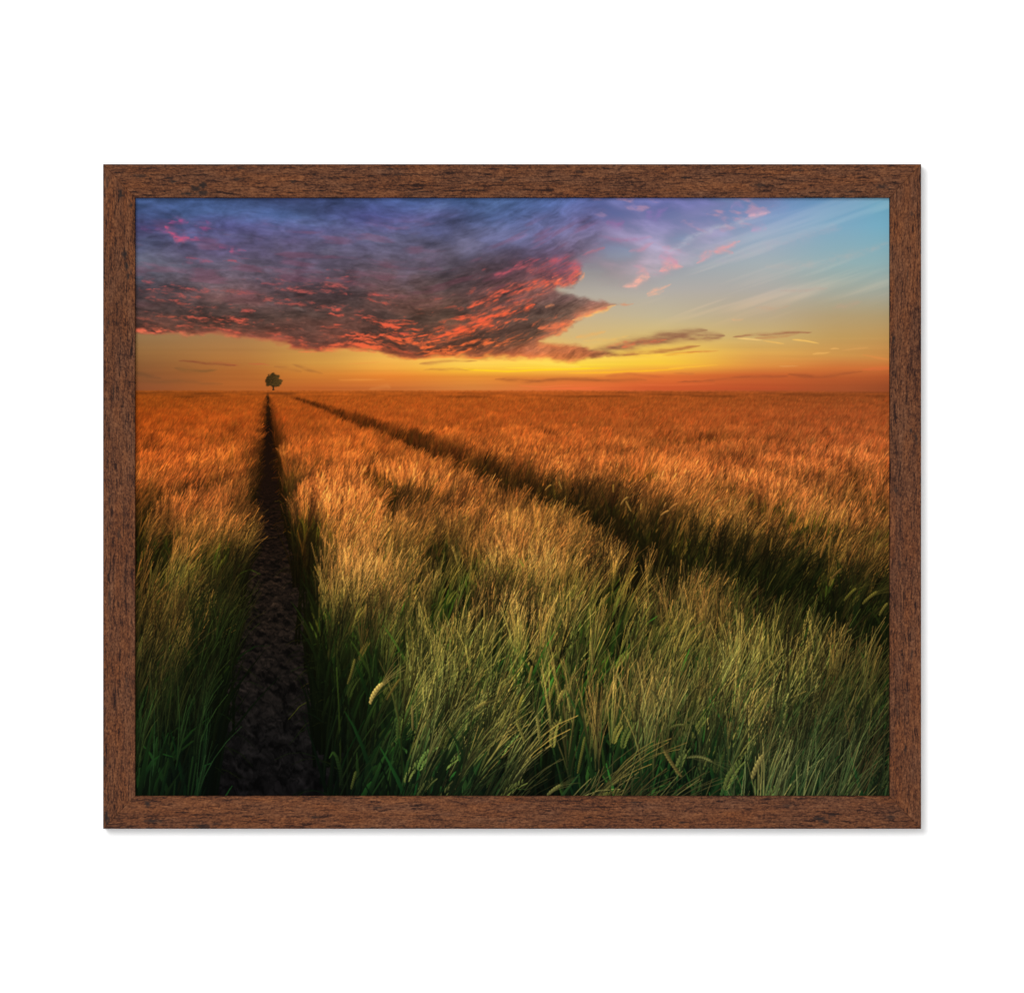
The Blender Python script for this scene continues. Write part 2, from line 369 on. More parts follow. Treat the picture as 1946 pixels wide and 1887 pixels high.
    # named glowing tongues of the cloud
    for pts, w0, w1, a, c in [
        ([(896,584),(920,576),(952,566)], 6, 7, .95, (248,100,66)),
        ([(905,572),(940,562),(985,553),(1030,540),(1065,536)], 4, 6, .8, (240,96,70)),
        ([(1000,556),(1040,543),(1062,538)], 3, 6, .8, (252,112,76)),
        ([(850,632),(900,610),(950,596),(1016,580)], 7, 5, .95, (250,98,60)),
        ([(880,612),(905,610),(935,598)], 5, 4, .7, (248,96,62)),
        ([(940,612),(975,606),(1000,604)], 3, 1.6, .85, (250,106,66)),
        ([(818,646),(850,634),(885,626),(935,617)], 5, 4, .9, (250,96,58)),
        ([(960,575),(1000,573),(1045,559)], 3, 3, .55, (236,96,72)),
        ([(1020,620),(1050,618),(1082,612)], 5, 4, .8, (246,116,74)),
        ([(1040,630),(1060,622),(1080,618)], 4, 4, .7, (250,130,76)),
        ([(1088,606),(1110,600),(1140,592),(1162,580)], 3.0, 2.4, .98, (255,186,104)),
        ([(1080,600),(1110,594),(1140,586)], 3.5, 2.2, .6, (222,116,84)),
        ([(1040,582),(1055,579),(1062,577)], 3, 2, .7, (250,150,100)),
        ([(1048,528),(1075,536),(1090,530),(1110,514)], 7, 4, .9, (255,122,88)),
        ([(1074,541),(1086,539),(1098,528)], 2.5, 2.5, .8, (255,140,90)),
        ([(1055,524),(1080,522),(1106,508)], 12, 9, .75, (238,100,90)),
        ([(1040,498),(1070,492),(1100,500),(1112,510)], 9, 7, .6, (206,88,100)),
        ([(940,524),(970,510),(1005,495),(1040,492)], 6, 3.5, .75, (204,88,100)),
        ([(975,512),(1010,505),(1046,503)], 3, 2.4, .55, (216,96,100)),
        ([(1000,520),(1040,512),(1060,510)], 8, 10, .45, (196,88,92)),
        ([(716,640),(745,636),(780,632)], 3, 2, .6, (240,90,70)),
        ([(722,660),(760,664),(800,672)], 4, 3, .55, (244,96,60)),
        ([(257,629),(300,629),(350,634),(400,641)], 7, 4, 1.0, (242,112,80)),
        ([(268,630),(282,629),(300,632)], 4, 3, .8, (255,116,88)),
        ([(340,618),(385,622),(430,630),(520,640),(600,650)], 3.0, 3, .8, (216,92,70)),
        ([(390,642),(450,646),(520,655),(545,662)], 3, 3, .8, (236,112,80)),
        ([(370,645),(400,644),(420,642)], 3, 3, .5, (230,116,80)),
        ([(300,600),(325,599),(345,600)], 2.4, 1.4, .65, (204,92,66)),
        ([(484,612),(505,615),(525,618)], 2.8, 1.8, .8, (236,100,78)),
        ([(455,590),(470,592),(488,590)], 3.0, 2, .7, (236,96,84)),
        ([(498,534),(520,538),(545,537)], 2.2, 1.6, .6, (214,90,92)),
        ([(380,550),(430,552),(500,560)], 3, 2, .5, (176,86,84)),
        ([(270,532),(285,535),(300,532)], 4, 2.4, .6, (192,86,90)),
        ([(258,545),(270,557),(290,556)], 2, 1, .4, (192,86,84)),
        ([(318,561),(328,560),(336,557)], 3.4, 2, .5, (190,84,80)),
        ([(610,545),(640,541),(662,549)], 3.6, 3, .55, (226,100,92)),
        ([(615,556),(640,551),(655,560)], 3, 2.4, .5, (226,96,86)),
        ([(680,565),(710,562),(735,566)], 2.4, 2.6, .6, (226,92,80)),
        ([(556,670),(600,667),(650,662)], 2.2, 1.8, .8, (250,112,74)),
        ([(660,661),(700,667),(745,678)], 2.0, 1.6, .6, (250,120,62)),
        ([(800,682),(870,679),(930,677),(1000,681)], 1.8, 1.8, .7, (252,140,60)),
        ([(316,422),(335,416),(356,422)], 5, 3, .7, (176,80,132)),
        ([(312,430),(325,443),(345,452),(365,450),(385,455)], 4, 6, .75, (200,84,122)),
        ([(332,452),(346,456),(360,448)], 6, 4, .7, (216,86,116)),
        ([(262,434),(290,436),(318,442)], 5, 4, .45, (146,78,136)),
        ([(366,428),(390,436),(406,434)], 5, 4, .5, (168,78,132)),
        ([(395,422),(402,424),(408,426)], 3, 2.4, .45, (160,78,134)),
        ([(438,474),(450,473),(462,474)], 5, 3.4, .6, (206,88,122)),
        ([(355,488),(380,492),(400,496)], 3, 2.4, .55, (186,86,108)),
        ([(346,500),(356,496),(370,498)], 4, 3, .4, (166,82,106)),
        ([(420,466),(428,467),(434,470)], 3, 2.4, .4, (170,80,120)),
        ([(500,508),(520,510),(545,514)], 5, 4, .3, (140,86,106)),
    ]:
        stroke(cl, pts, w0, w1, a, c, 1.3, 1.4, 15, 5, 0.42, 1.0, yl)
    cl = cl * (1 - edge[..., None] * .55) + hcol * edge[..., None] * .55
    sky = sky * (1 - mm[..., None]) + cl * mm[..., None]
    # red veins crossing the dusk bands on the right
    for pts, w0, w1, a, c in [
        ([(1083,609),(1110,602),(1140,592),(1164,580)], 3.4, 3.0, 1.0, (255,188,106)),
        ([(1084,606),(1112,598),(1150,584)], 4.0, 2.4, .6, (226,110,80)),
        ([(1020,621),(1050,618),(1084,610)], 4, 3, .8, (250,124,78)),
        ([(1088,608),(1074,624),(1054,636)], 3, 3, .7, (246,140,84)),
        ([(1096,538),(1108,528),(1113,516)], 2.5, 2, .7, (255,160,110)),
        ([(560,669),(620,664),(690,667),(745,677)], 1.8, 1.6, .75, (250,124,72)),
        ([(750,679),(800,682),(860,679),(930,677)], 1.6, 1.6, .8, (252,136,62)),
        ([(1180,659),(1215,650),(1262,643)], 4.5, 2.2, .8, (236,112,74)),
        ([(1150,660),(1180,652),(1200,646)], 4, 3, .5, (224,116,80)),
        ([(1070,664),(1110,666),(1150,668)], 3, 4, .45, (236,140,84)),
        ([(1080,687),(1140,683),(1210,676)], 1.5, 1.5, .55, (252,206,76)),
        ([(1090,612),(1070,628),(1050,640)], 2, 2, .4, (240,150,90)),
    ]:
        stroke(sky, pts, w0, w1, a, c, 1.2, 1.0, 16, 5, 0.6, 0.8)
    return sky


_YS = [745, 800, 870, 930, 1000, 1100, 1200, 1300, 1400, 1510]


def _ramp(left, mid, right):
    z = lambda c: list(zip(_YS, c))
    return [(280, z(left)), (480, z([tuple((a + b) / 2 for a, b in zip(p, q)) for p, q in zip(left, mid)])), (800, z(mid)), (1250, z([tuple(0.5 * a + 0.5 * b for a, b in zip(p, q)) for p, q in zip(mid, right)])), (1620, z(right))]


AWN = _ramp([(146,70,18),(176,77,20),(188,86,30),(182,90,36),(166,88,38),(142,92,42),(130,90,40),(122,86,42),(98,78,36),(60,58,30)],
            [(174,82,24),(188,86,28),(208,106,40),(224,122,54),(208,120,54),(182,118,56),(166,119,60),(158,122,58),(150,122,60),(142,116,62)],
            [(146,72,30),(168,80,36),(186,94,44),(188,100,46),(180,102,48),(162,100,46),(136,96,44),(126,98,48),(122,98,52),(124,104,60)])
GRN = _ramp([(122,58,10),(146,62,12),(126,62,12),(90,60,14),(68,60,15),(50,62,16),(48,66,19),(40,62,21),(29,56,23),(18,46,23)],
            [(148,70,15),(156,74,15),(146,76,19),(104,70,18),(80,70,18),(62,72,19),(50,74,21),(43,70,24),(32,62,26),(26,52,26)],
            [(128,60,18),(132,62,20),(110,62,18),(84,64,18),(68,64,17),(54,66,17),(42,66,19),(36,66,24),(28,62,27),(23,54,28)])
DRK = [(257, list(zip(_YS, [(112,50,10),(98,44,8),(58,32,6),(40,26,6),(28,22,5),(17,19,5),(11,17,6),(9,18,10),(6,16,12),(5,11,11)]))),
       (1690, list(zip(_YS, [(112,50,14),(100,46,12),(66,38,10),(50,32,9),(36,28,7),(22,22,6),(13,18,6),(8,14,8),(5,12,10),(4,9,9)])))]

K = Y1 - 4 - HOR
HC = 0.60                       # crop height; the eye stands 1 unit above the crop
VPX = 508.0


def paint_soil(x, y):
    d = K * (1 + HC) / np.maximum(y - HOR, 3)
    X = (x - VPX) * d / K
    base = table([(257, [(745,(60,28,8)),(790,(30,14,6)),(900,(36,18,10)),(1000,(42,25,16)),(1120,(53,39,29)),(1250,(41,33,28)),(1400,(30,27,26)),(1512,(22,20,21))]),
                  (1690, [(745,(60,28,8)),(790,(30,16,6)),(900,(20,14,6)),(1512,(8,8,8))])], x, y)
    wxx = X * 22 + 0.28 * fbm(X * 30, d * 20, 501, 3); wyy = d * 15 + X * 5 + 0.28 * fbm(X * 30 + 7, d * 20, 507, 3)
    a = fbm(wxx, wyy, 511, 5, 0.6)
    ridge = np.abs(fbm(wxx * 0.55 + 3, wyy * 0.75, 521, 5, 0.65))
    lit = fbm(wxx, wyy + 0.30, 511, 5, 0.6) - a
    sh = 0.72 + 0.40 * a + 0.9 * lit
    sh *= 0.5 + 0.5 * sstep(0.0, 0.12, ridge)
    far = sstep(860, 1000, y)
    sh = 0.8 * (1 - far) + sh * far
    out = base * np.clip(sh, 0.25, 1.9)[..., None]
    crop = sstep(0.30, 0.38, np.abs(X))[..., None]
    return out * (1 - crop) + table(DRK, x, y) * 0.7 * crop


def paint_field(img, rng):
    Hh, Ww = img.shape[:2]

    def expand(px, py, rad, c0, c1, order, ts=None):
        """px, py: (n, m) stroke points; rad: (n, m) half width; c0..c1 colours at root and tip -> dots"""
        n, m = px.shape
        seg = np.hypot(np.diff(px, axis=1), np.diff(py, axis=1)).sum(1) * SS
        out = []
        cnt = np.maximum((seg / 0.95).astype(int) + 2, 2)
        idx = np.repeat(np.arange(n), cnt)
        start = np.cumsum(cnt) - cnt
        t = (np.arange(cnt.sum()) - start[idx]) / (cnt[idx] - 1)
        f = t * (m - 1); i0 = np.minimum(f.astype(int), m - 2); f = f - i0
        # Catmull-like smooth: linear is enough at this size
        X = px[idx, i0] * (1 - f) + px[idx, i0 + 1] * f
        Y = py[idx, i0] * (1 - f) + py[idx, i0 + 1] * f
        R = (rad[idx, i0] * (1 - f) + rad[idx, i0 + 1] * f) * SS
        C = c0[idx] * (1 - t)[:, None] + c1[idx] * t[:, None]
        return idx, t, (X - X0) * SS, (Y - Y0) * SS, R, C

    def dots(X, Y, R, C, order):
        # strokes finer than a dot cover it only part of the time
        keep = (R * 2 >= 1) | (rng.rand(len(R)) < np.clip(R * 2 + 0.1, 0, 1))
        keep &= (X > -6) & (X < Ww + 6) & (Y >= 0) & (Y < Hh)
        X, Y, R, C, order = X[keep], Y[keep], R[keep], C[keep], order[keep]
        w = np.maximum(np.round(2 * R).astype(int), 1)
        o_ = [(np.round(X).astype(np.int32), np.round(Y).astype(np.int32), C, order)]
        wm = w.max() if len(w) else 1
        for j in range(1, wm):
            k = w > j
            sg = (j + 1) // 2 * (1 if j % 2 else -1)
            o_.append((np.round(X[k] + sg).astype(np.int32), np.round(Y[k]).astype(np.int32), C[k] * (1 - 0.10 * sg / (w[k][:, None] * .5)), order[k]))
        return [np.concatenate(v) for v in zip(*o_)]

    # tufts stand at an even spacing on the land, each with a dozen plants that lean together
    dmin, dmax = 0.80, 42.0
    gx_, gd = 0.125, 0.20
    T_ = int(1.98 * (dmax ** 2 - dmin ** 2) / 2 / (gx_ * gd))
    td = np.sqrt(dmin ** 2 + rng.rand(T_) * (dmax ** 2 - dmin ** 2))
    tx = (-0.36 + 1.98 * rng.rand(T_)) * td
    cl_t = 0.38 * fbm(tx * 1.15, td * 0.8, 631, 4) + 0.80 * fbm(tx * 2.9, td * 1.9, 633, 3)
    edge_t = np.minimum(np.abs(np.abs(tx) - 0.3), np.minimum(np.abs(tx - 1.95), np.abs(tx - 3.1)))
    cl_t = np.where(edge_t < 0.42, np.maximum(cl_t, -0.1 * rng.rand(T_)), cl_t)
    keep_t = (edge_t < 0.28) | (rng.rand(T_) < np.clip(0.70 + 1.7 * cl_t + 0.3 * np.clip(td / 4 - 1, 0, 1), 0.10, 1) * np.clip(20 / td, 0, 1))
    td, tx, cl_t = td[keep_t], tx[keep_t], cl_t[keep_t]
    T_ = len(td)
    tw, tb, th = rng.randn(T_), rng.randn(T_), rng.randn(T_)
    per = np.where(td < 2.2, 22, np.where(td < 4, 16, np.where(td < 9, 10, np.where(td < 20, 6, 4))))
    ti = np.repeat(np.arange(T_), per)
    n = len(ti)
    r_ = np.sqrt(rng.rand(n)); a_ = rng.rand(n) * 2 * math.pi
    d = td[ti] + 0.115 * r_ * np.sin(a_); Xl = tx[ti] + 0.085 * r_ * np.cos(a_)
    fan = 0.30 * r_ * np.cos(a_)
    s = 1 / d
    xs = VPX + Xl * K / d
    wob = 0.035 * vnoise(d * 2.2, d * 0 + 3, 601) + 0.02 * vnoise(d * 9, d * 0 + 5, 603)
    e1 = np.abs(Xl + 0.008 + wob * 0.6) - 0.230
    n2 = 2.08 + 0.06 * vnoise(d * 1.7, d * 0 + 9, 607)
    f2 = 2.74 + 0.10 * vnoise(d * 1.3, d * 0 + 11, 611)
    ok = (e1 > 0) & ~((Xl > n2) & (Xl < f2)) & (xs > 200) & (xs < 1750)
    o = np.nonzero(ok)[0]; o = o[np.argsort(s[o])]
    s, d, xs, Xl, e1, n2, f2, ti, fan = [v[o] for v in (s, d, xs, Xl, e1, n2, f2, ti, fan)]
    n = len(s)
    clump = cl_t[ti]
    nearness = np.clip(s * 4, 0.35, 1)
    hgt = HC * (1 + 0.13 * clump + 0.05 * th[ti] + 0.07 * rng.randn(n))
    hgt *= 1 - 0.20 * np.exp(-np.maximum(e1, 0) / 0.06)
    wind = 0.36 + 0.26 * fbm(Xl * 1.3, d * 1.1, 641, 3) + 0.15 * tw[ti] + fan * 0.7 + 0.09 * rng.randn(n)
    wind = wind * np.where((Xl < 0) & (e1 < 0.35), 0.35 + 0.65 * e1 / 0.35, 1.0)
    wind = wind + np.where((e1 < 0.12), -np.sign(Xl) * 0.16 * np.exp(-e1 / 0.06), 0.0)
    # the deep track and the edges of the path stand in each other's shade
    tr2 = np.where(Xl > f2, np.exp(-((Xl - f2) / 0.22) ** 2), 0)
    tr2 = np.maximum(tr2, np.where(Xl < n2, 0.30 * np.exp(-(n2 - Xl) / 0.10), 0))
    tr1 = np.exp(-(np.maximum(e1, 0) / np.where(Xl > 0, 0.08, 0.14)) ** 2) * np.where(Xl > 0, 0.8, 1.0)
    bright = 0.97 + (0.46 * clump + 0.26 * tb[ti] + 0.12 * rng.randn(n)) * nearness
    bright = np.clip(bright, 0.3, 1.6)
    ys_top = HOR + K * (1 + HC - hgt) / d
    yb = HOR + K * (1 + HC) / d
    xc = xs
    yq = np.clip(ys_top + 20 * s, 745, 1510)
    ca = table(AWN, xc, yq); cg = table(GRN, xc, yq); cd = table(DRK, xc, yq)
    hue = (0.6 * rng.randn(n, 1) + 0.6 * tb[ti][:, None] * -0.5).astype(np.float32)
    ca = ca * (1 + 0.07 * hue * np.array([1, -0.2, -0.8], np.float32))
    cg = cg * (1 + 0.10 * rng.randn(n, 1) * np.array([1, -0.4, -0.2]))
    shade = np.clip(1 - 0.52 * tr2 - np.clip(0.62 - 0.35 * s, 0.2, 0.6) * tr1, 0.2, 1)[:, None]
    ca = ca * (bright[:, None]) * (0.25 + 0.75 * shade); cg = cg * bright[:, None] * shade; cd = cd * (0.5 + 0.5 * shade)
    mixg = np.clip(0.8 * tr2 + 0.6 * tr1 + 0.15 * rng.rand(n) + (0.66 * rng.rand(T_)[ti] ** 1.7 + 0.05) * np.clip((s - 0.16) * 2.2, 0.06, 1) - 0.55 * clump, 0, 0.95)[:, None]
    ca = ca * (1 - mixg * 0.85) + cg * mixg * 0.85
    U = K * s                                                  # print units per land unit at that depth
    order0 = np.arange(n).astype(np.float64)

    BX, BY, BC, BO = [], [], [], []

    def emit(sel, px, py, rad, c0, c1, oshift):
        idx, t, X, Y, R, C = expand(px, py, rad, c0, c1, None)
        a, b, c, oo = dots(X, Y, R, C, order0[sel][idx] + oshift)
        m = (a >= 0) & (a < Ww) & (b < Hh) & (b >= 0)
        BX.append(a[m]); BY.append(b[m]); BC.append(c[m].astype(np.float32)); BO.append(oo[m])

    tt = np.linspace(0, 1, 5)
    allp = np.arange(n)
    hx = xs + (wind * 0.32 + fan * 0.25) * hgt * U             # where the head sits
    hy = HOR + K * (1 + HC - hgt * 0.80) / d
    keep = (hy - 0.3 * U < Y1 + 5)
    edge_ = (e1 < 0.16) | (tr2 > 0.25)
    # broad dark blades fill the lower storey
    for k in range(3):
        sel = np.nonzero(keep & (s > 0.05) & ((s > 0.12) | edge_))[0]; m = len(sel)
        lx0 = xs[sel] + 0.03 * rng.randn(m) * U[sel]
        up = (0.62 + 0.22 * rng.rand(m))[:, None]
        lean = (wind[sel] * 0.30 + 0.12 * rng.randn(m))[:, None]
        t0 = np.where(edge_[sel], 0.0, 0.25)[:, None]
        T = t0 + (1 - t0) * tt[None]
        lx = lx0[:, None] + lean * T ** 1.5 * hgt[sel][:, None] * U[sel][:, None]
        ly = yb[sel][:, None] - T * up * (hgt[sel] * U[sel])[:, None]
        rr = (0.0068 * U[sel])[:, None] * np.array([1.0, 1.0, 0.9, 0.6, 0.15])[None]
        v = (0.35 + 0.55 * rng.rand(m))[:, None]
        emit(sel, lx, ly, np.maximum(rr, 0.3), cd[sel] * 0.5, cd[sel] * 0.5 + cg[sel] * 0.40 * v, -2 + k * 0.3)
    # leaves that arch out over the path
    for k in range(3):
        sel = np.nonzero(keep & (s > 0.10) & (e1 < 0.10) & (rng.rand(n) < 0.16))[0]; m = len(sel)
        sg = -np.sign(Xl[sel]); h0_ = (0.05 + 0.30 * rng.rand(m) ** 1.5)
        L = (0.10 + 0.12 * rng.rand(m)) * U[sel]
        lx = xs[sel][:, None] + (sg * L)[:, None] * tt[None]
        ly = (yb[sel] - h0_ * U[sel])[:, None] - L[:, None] * (0.9 * tt[None] - (0.7 + 0.5 * rng.rand(m))[:, None] * tt[None] ** 2)
        rr = (0.0046 * U[sel])[:, None] * np.array([0.8, 1.0, 0.8, 0.5, 0.15])[None]
        v = (0.3 + 0.7 * rng.rand(m) ** 2)[:, None]
        emit(sel, lx, ly, np.maximum(rr, 0.3), cd[sel] * 0.7 + cg[sel] * 0.2, (cg[sel] * 0.9 + ca[sel] * .15) * v, 0.2 + k)
    # stems
    T = np.where(edge_, 0.0, 0.3)[:, None] * (1 - tt[None]) + tt[None]
    px, py = xs[:, None] + (hx - xs)[:, None] * T ** 2, yb[:, None] + (hy - yb)[:, None] * T
    rad = np.repeat((0.0034 * U)[:, None], 5, 1) * np.linspace(1.1, 0.7, 5)[None]
    sel = np.nonzero(keep & (s > 0.06))[0]
    emit(sel, px[sel], py[sel], np.maximum(rad[sel], 0.3), cd[sel] * 0.8 + cg[sel] * .06, cg[sel] * (0.6 + 0.5 * rng.rand(len(sel)))[:, None], 0.0)
    # leaf blades
    for k in range(2):
        sel = np.nonzero(keep & (s > 0.10) & (rng.rand(n) < 0.60))[0]; m = len(sel)
        a0 = 0.40 + 0.5 * rng.rand(m)
        dirn = np.where(rng.rand(m) < 0.72, 1, -1) * (0.10 + 0.5 * rng.rand(m) ** 1.5)
        L = (0.17 + 0.15 * rng.rand(m)) * U[sel]
        x_0 = xs[sel] + (hx - xs)[sel] * a0 ** 2; y_0 = yb[sel] + (hy - yb)[sel] * a0
        droop = 0.1 + 0.8 * rng.rand(m) ** 3
        lx = x_0[:, None] + ((dirn + 0.3 * wind[sel]) * L)[:, None] * tt[None] ** 1.2
        ly = y_0[:, None] - L[:, None] * (tt[None] * 1.0 - droop[:, None] * tt[None] ** 3 * 0.7)
        rr = (0.0070 * U[sel])[:, None] * np.array([0.7, 1.0, 0.85, 0.55, 0.12])[None]
        v = (0.5 + 0.75 * rng.rand(m) ** 1.5)[:, None]
        emit(sel, lx, ly, np.maximum(rr, 0.25), cd[sel] * .55 + cg[sel] * .25, cg[sel] * v * np.array([0.92, 1.06, 0.9]) + ca[sel] * 0.10 * v, 0.4 * k + 2 * rng.rand())
    # awns: fine bristles sweeping up and over with the wind
    na = 13
    for k in range(na):
        p = np.where(s > 0.45, 0.62, np.where(s > 0.25, 0.74, np.where(s > 0.11, 0.56, 0.30)))
        sel = np.nonzero(keep & (rng.rand(n) < p))[0]
        m = len(sel)
        L = (0.14 + 0.11 * rng.rand(m)) * U[sel] * np.where(s[sel] < 0.1, 1.15, 1.0)
        ang = 0.60 * wind[sel] - fan[sel] * 0.25 + 0.11 * rng.randn(m)
        bend = 0.13 * rng.randn(m) + 0.30 * wind[sel]
        ear = 0.075 * U[sel] * (k / na)
        ex = hx[sel] + np.sin(wind[sel] * 0.7) * ear; ey = hy[sel] - np.cos(wind[sel] * 0.7) * ear
        A = ang[:, None] + bend[:, None] * tt[None]
        lx = ex[:, None] + L[:, None] * tt[None] * np.sin(A)
        ly = ey[:, None] - L[:, None] * tt[None] * np.cos(A)
        rr = (0.0014 * U[sel])[:, None] * np.array([1.0, 1.0, 0.8, 0.55, 0.3])[None]
        v = (1 + nearness[sel] * (rng.rand(m) ** 1.3 * 0.95 - 0.60))[:, None]
        g = (0.35 + 0.5 * (1 - nearness[sel]))[:, None]
        emit(sel, lx, ly, np.maximum(rr, 0.26), (cg[sel] * (0.62 - g * .3) + ca[sel] * g * 0.55) * v, ca[sel] * v * (1 + 0.10 * nearness[sel])[:, None], 0.2 + 6 * rng.rand())
    # plump pale ears here and there
    sel = np.nonzero(keep & (s > 0.16) & (rng.rand(n) < np.where((Xl > f2) & (Xl < f2 + 1.2), 0.42, np.where(s > 0.4, 0.22, 0.13))) & (xs > 560))[0]
    m = len(sel)
    for row in (-1, 1):
        L = 0.075 * U[sel]
        a_ = wind[sel] * 0.8 + 0.05
        nk = 9
        tk = np.linspace(0, 1, nk)
        for j in range(nk):
            w = 0.0058 * U[sel] * (0.75 + 0.5 * math.sin(math.pi * min(tk[j] * 1.1, 1)))
            ax_ = hx[sel] + np.sin(a_ + 0.3 * tk[j]) * L * tk[j] + row * np.cos(a_) * w * 0.55
            ay_ = hy[sel] - np.cos(a_ + 0.3 * tk[j]) * L * tk[j] + row * np.sin(a_) * w * 0.55
            bx_ = ax_ + np.sin(a_ + row * 0.45) * L * 0.17; by_ = ay_ - np.cos(a_ + row * 0.45) * L * 0.17
            ec = (ca[sel] * 0.62 + cg[sel] * 0.38) * np.array([1.0, 1.06, 1.0]) * 1.02
            emit(sel, np.stack([ax_, (ax_ + bx_) / 2, bx_], 1), np.stack([ay_, (ay_ + by_) / 2, by_], 1),
                 np.maximum(np.stack([w * .45, w * .6, w * .3], 1), 0.3), ec * (0.72 if row < 0 else 0.85), ec * (1.0 if row < 0 else 1.18), 9 + 0.01 * j)
    order = np.concatenate(BO); k = np.argsort(order.astype(np.float32), kind='stable')
    bx = np.concatenate(BX)[k]; by = np.concatenate(BY)[k]; bc = np.concatenate(BC)[k]
    flat = img.reshape(-1, 3)
    flat[by * Ww + bx] = bc
    return img


# single large ears that can be picked out in the picture: foot, top, bend, half width, colour
EARS = [((703,1338),(727,1298),-7,7.5,(214,186,104)),((903,1348),(924,1334),-2,6.0,(190,168,88)),((951,1386),(962,1349),2,5.0,(140,134,64)),
        ((982,1360),(995,1320),-3,4.6,(182,166,70)),((997,1411),(981,1372),2,5.4,(150,140,72)),((1025,1408),(1020,1363),2,5.6,(164,152,84)),
        ((1046,1330),(1056,1293),-2,5.0,(150,140,62)),((1059,1340),(1071,1312),-2,6.0,(190,166,86)),((1127,1262),(1123,1220),0,4.6,(160,140,74)),
        ((1190,1322),(1174,1282),0,4.6,(170,152,88)),((1040,1512),(1066,1492),-2,6.5,(140,136,80)),((1430,1480),(1452,1434),-4,9,(176,160,98)),
        ((1296,1476),(1262,1425),-3,6.5,(132,116,66)),((1440,1352),(1453,1330),-2,6,(160,144,72)),((1306,1440),(1354,1448),-10,5.5,(130,130,80)),
        ((1272,1386),(1300,1378),-5,5,(110,110,60)),((1255,1338),(1238,1312),2,5,(112,104,60)),((784,1388),(783,1340),0,4,(150,132,76)),
        ((1098,1470),(1112,1400),0,5,(112,112,52)),((1005,1298),(1012,1265),-1,4.6,(178,150,74)),((735,1330),(760,1290),-2,4,(130,110,50)),
        ((1605,1142),(1628,1118),-2,5,(120,110,44)),((1640,1148),(1668,1124),-2,5.4,(130,116,50)),((1672,1170),(1688,1146),-2,5,(130,116,52)),
        ((1540,1000),(1552,970),-3,4.6,(196,132,60)),((1420,960),(1432,938),-3,4,(206,140,66)),((1256,980),(1272,970),-2,3.4,(230,160,84)),
        ((1262,964),(1266,955),0,2.8,(222,150,80)),((1272,968),(1288,956),-1,3,(228,150,78)),((1357,958),(1370,950),-2,3,(226,160,84)),
        ((1397,966),(1398,948),0,2.6,(216,150,74)),((1218,970),(1219,957),0,2.4,(222,164,80)),((1680,1000),(1690,978),-1,4.6,(206,136,66)),
        ((1560,1060),(1575,1022),-3,4.4,(176,120,56)),((1662,1060),(1676,1032),-2,5,(170,124,58)),((1490,1042),(1502,1024),-2,3.4,(176,124,60)),
        ((1464,1046),(1468,1022),0,3,(160,116,50)),((1575,1060),(1580,1020),0,3.6,(156,116,52)),((1580,1100),(1600,1080),0,4,(140,104,50)),
        ((1068,930),(1062,914),0,2.4,(206,150,72)),((1036,932),(1048,921),-2,2.4,(214,150,70)),((1166,936),(1166,920),0,2.4,(210,150,66)),
        ((1180,960),(1194,944),-3,3,(210,150,76)),((1200,972),(1190,952),0,3,(200,146,74)),((660,1300),(674,1252),2,4.6,(120,110,50)),
        ((1612,1405),(1624,1362),0,4.4,(96,92,50)),((667,1500),(676,1466),0,5,(84,92,44)),((1384,1404),(1390,1372),0,5,(120,110,62))]


def paint_ears(img, rng):
    Hh, Ww = img.shape[:2]
    for (ax, ay), (bx, by), bend, hw, col in EARS:
        hw *= 0.80; bend *= 0.6; col = [c * k_ for c, k_ in zip(col, (0.84, 0.84, 0.74) if (ax, ay) != (703, 1338) else (1, .98, .9))]
        L = math.hypot(bx - ax, by - ay); ux, uy = (bx - ax) / L, (by - ay) / L
        nx, ny = -uy, ux
        col = np.array(col, np.float32)
        xa, xb = int((min(ax, bx) - 70 - X0) * SS), int((max(ax, bx) + 70 - X0) * SS)
        ya, yb = int((min(ay, by) - 70 - Y0) * SS), int((max(ay, by) + 20 - Y0) * SS)
        xa, ya, xb, yb = max(xa, 0), max(ya, 0), min(xb, Ww), min(yb, Hh)
        gx, gy = np.meshgrid((np.arange(xa, xb) + .5) / SS + X0, (np.arange(ya, yb) + .5) / SS + Y0)
        t = ((gx - ax) * ux + (gy - ay) * uy) / L
        v = (gx - ax) * nx + (gy - ay) * ny - bend * 4 * t * (1 - t)
        w = hw * 0.62 * np.clip(np.minimum(1, 0.55 + 2.2 * t) * np.minimum(1, (1.02 - t) * 5 + .35), 0, 1)
        m = (t > 0) & (t < 1) & (np.abs(v) < w * (0.95 + 0.07 * np.sin(t * L / hw * 6.0 + np.sign(v) * 1.6)))
        ker = np.sin(t * L / hw * 6.0 - np.abs(v) / hw * 4.5 + np.where(v > 0, 1.6, 0))
        sh = (0.88 + 0.17 * ker) * (1 - 0.34 * v / np.maximum(w, .1) * np.sign(ux * 0 + nx)) * (0.8 + 0.25 * t)
        sub = img[ya:yb, xa:xb]
        sub[m] = (col * np.clip(sh, .35, 1.3)[..., None])[m]
        # its own bristles
        for _ in range(int(9 + hw) if hw > 4.2 else 2):
            t_ = rng.uniform(0.2, 1.0); L2 = L * rng.uniform(0.9, 1.7); a = math.atan2(ux, -uy) + rng.normal(0.05, 0.16)
            c = col * rng.uniform(.55, .85)
            q = np.linspace(0, 1, int(L2 * SS * 1.2) + 2)
            sx = ax + (bx - ax) * t_ + L2 * q * np.sin(a + .2 * q); sy = ay + (by - ay) * t_ - L2 * q * np.cos(a + .2 * q)
            ix = ((sx - X0) * SS).astype(int); iy = ((sy - Y0) * SS).astype(int)
            k = (ix >= 0) & (ix < Ww) & (iy >= 0) & (iy < Hh)
            img[iy[k], ix[k]] = img[iy[k], ix[k]] * .4 + c * .6
    return img


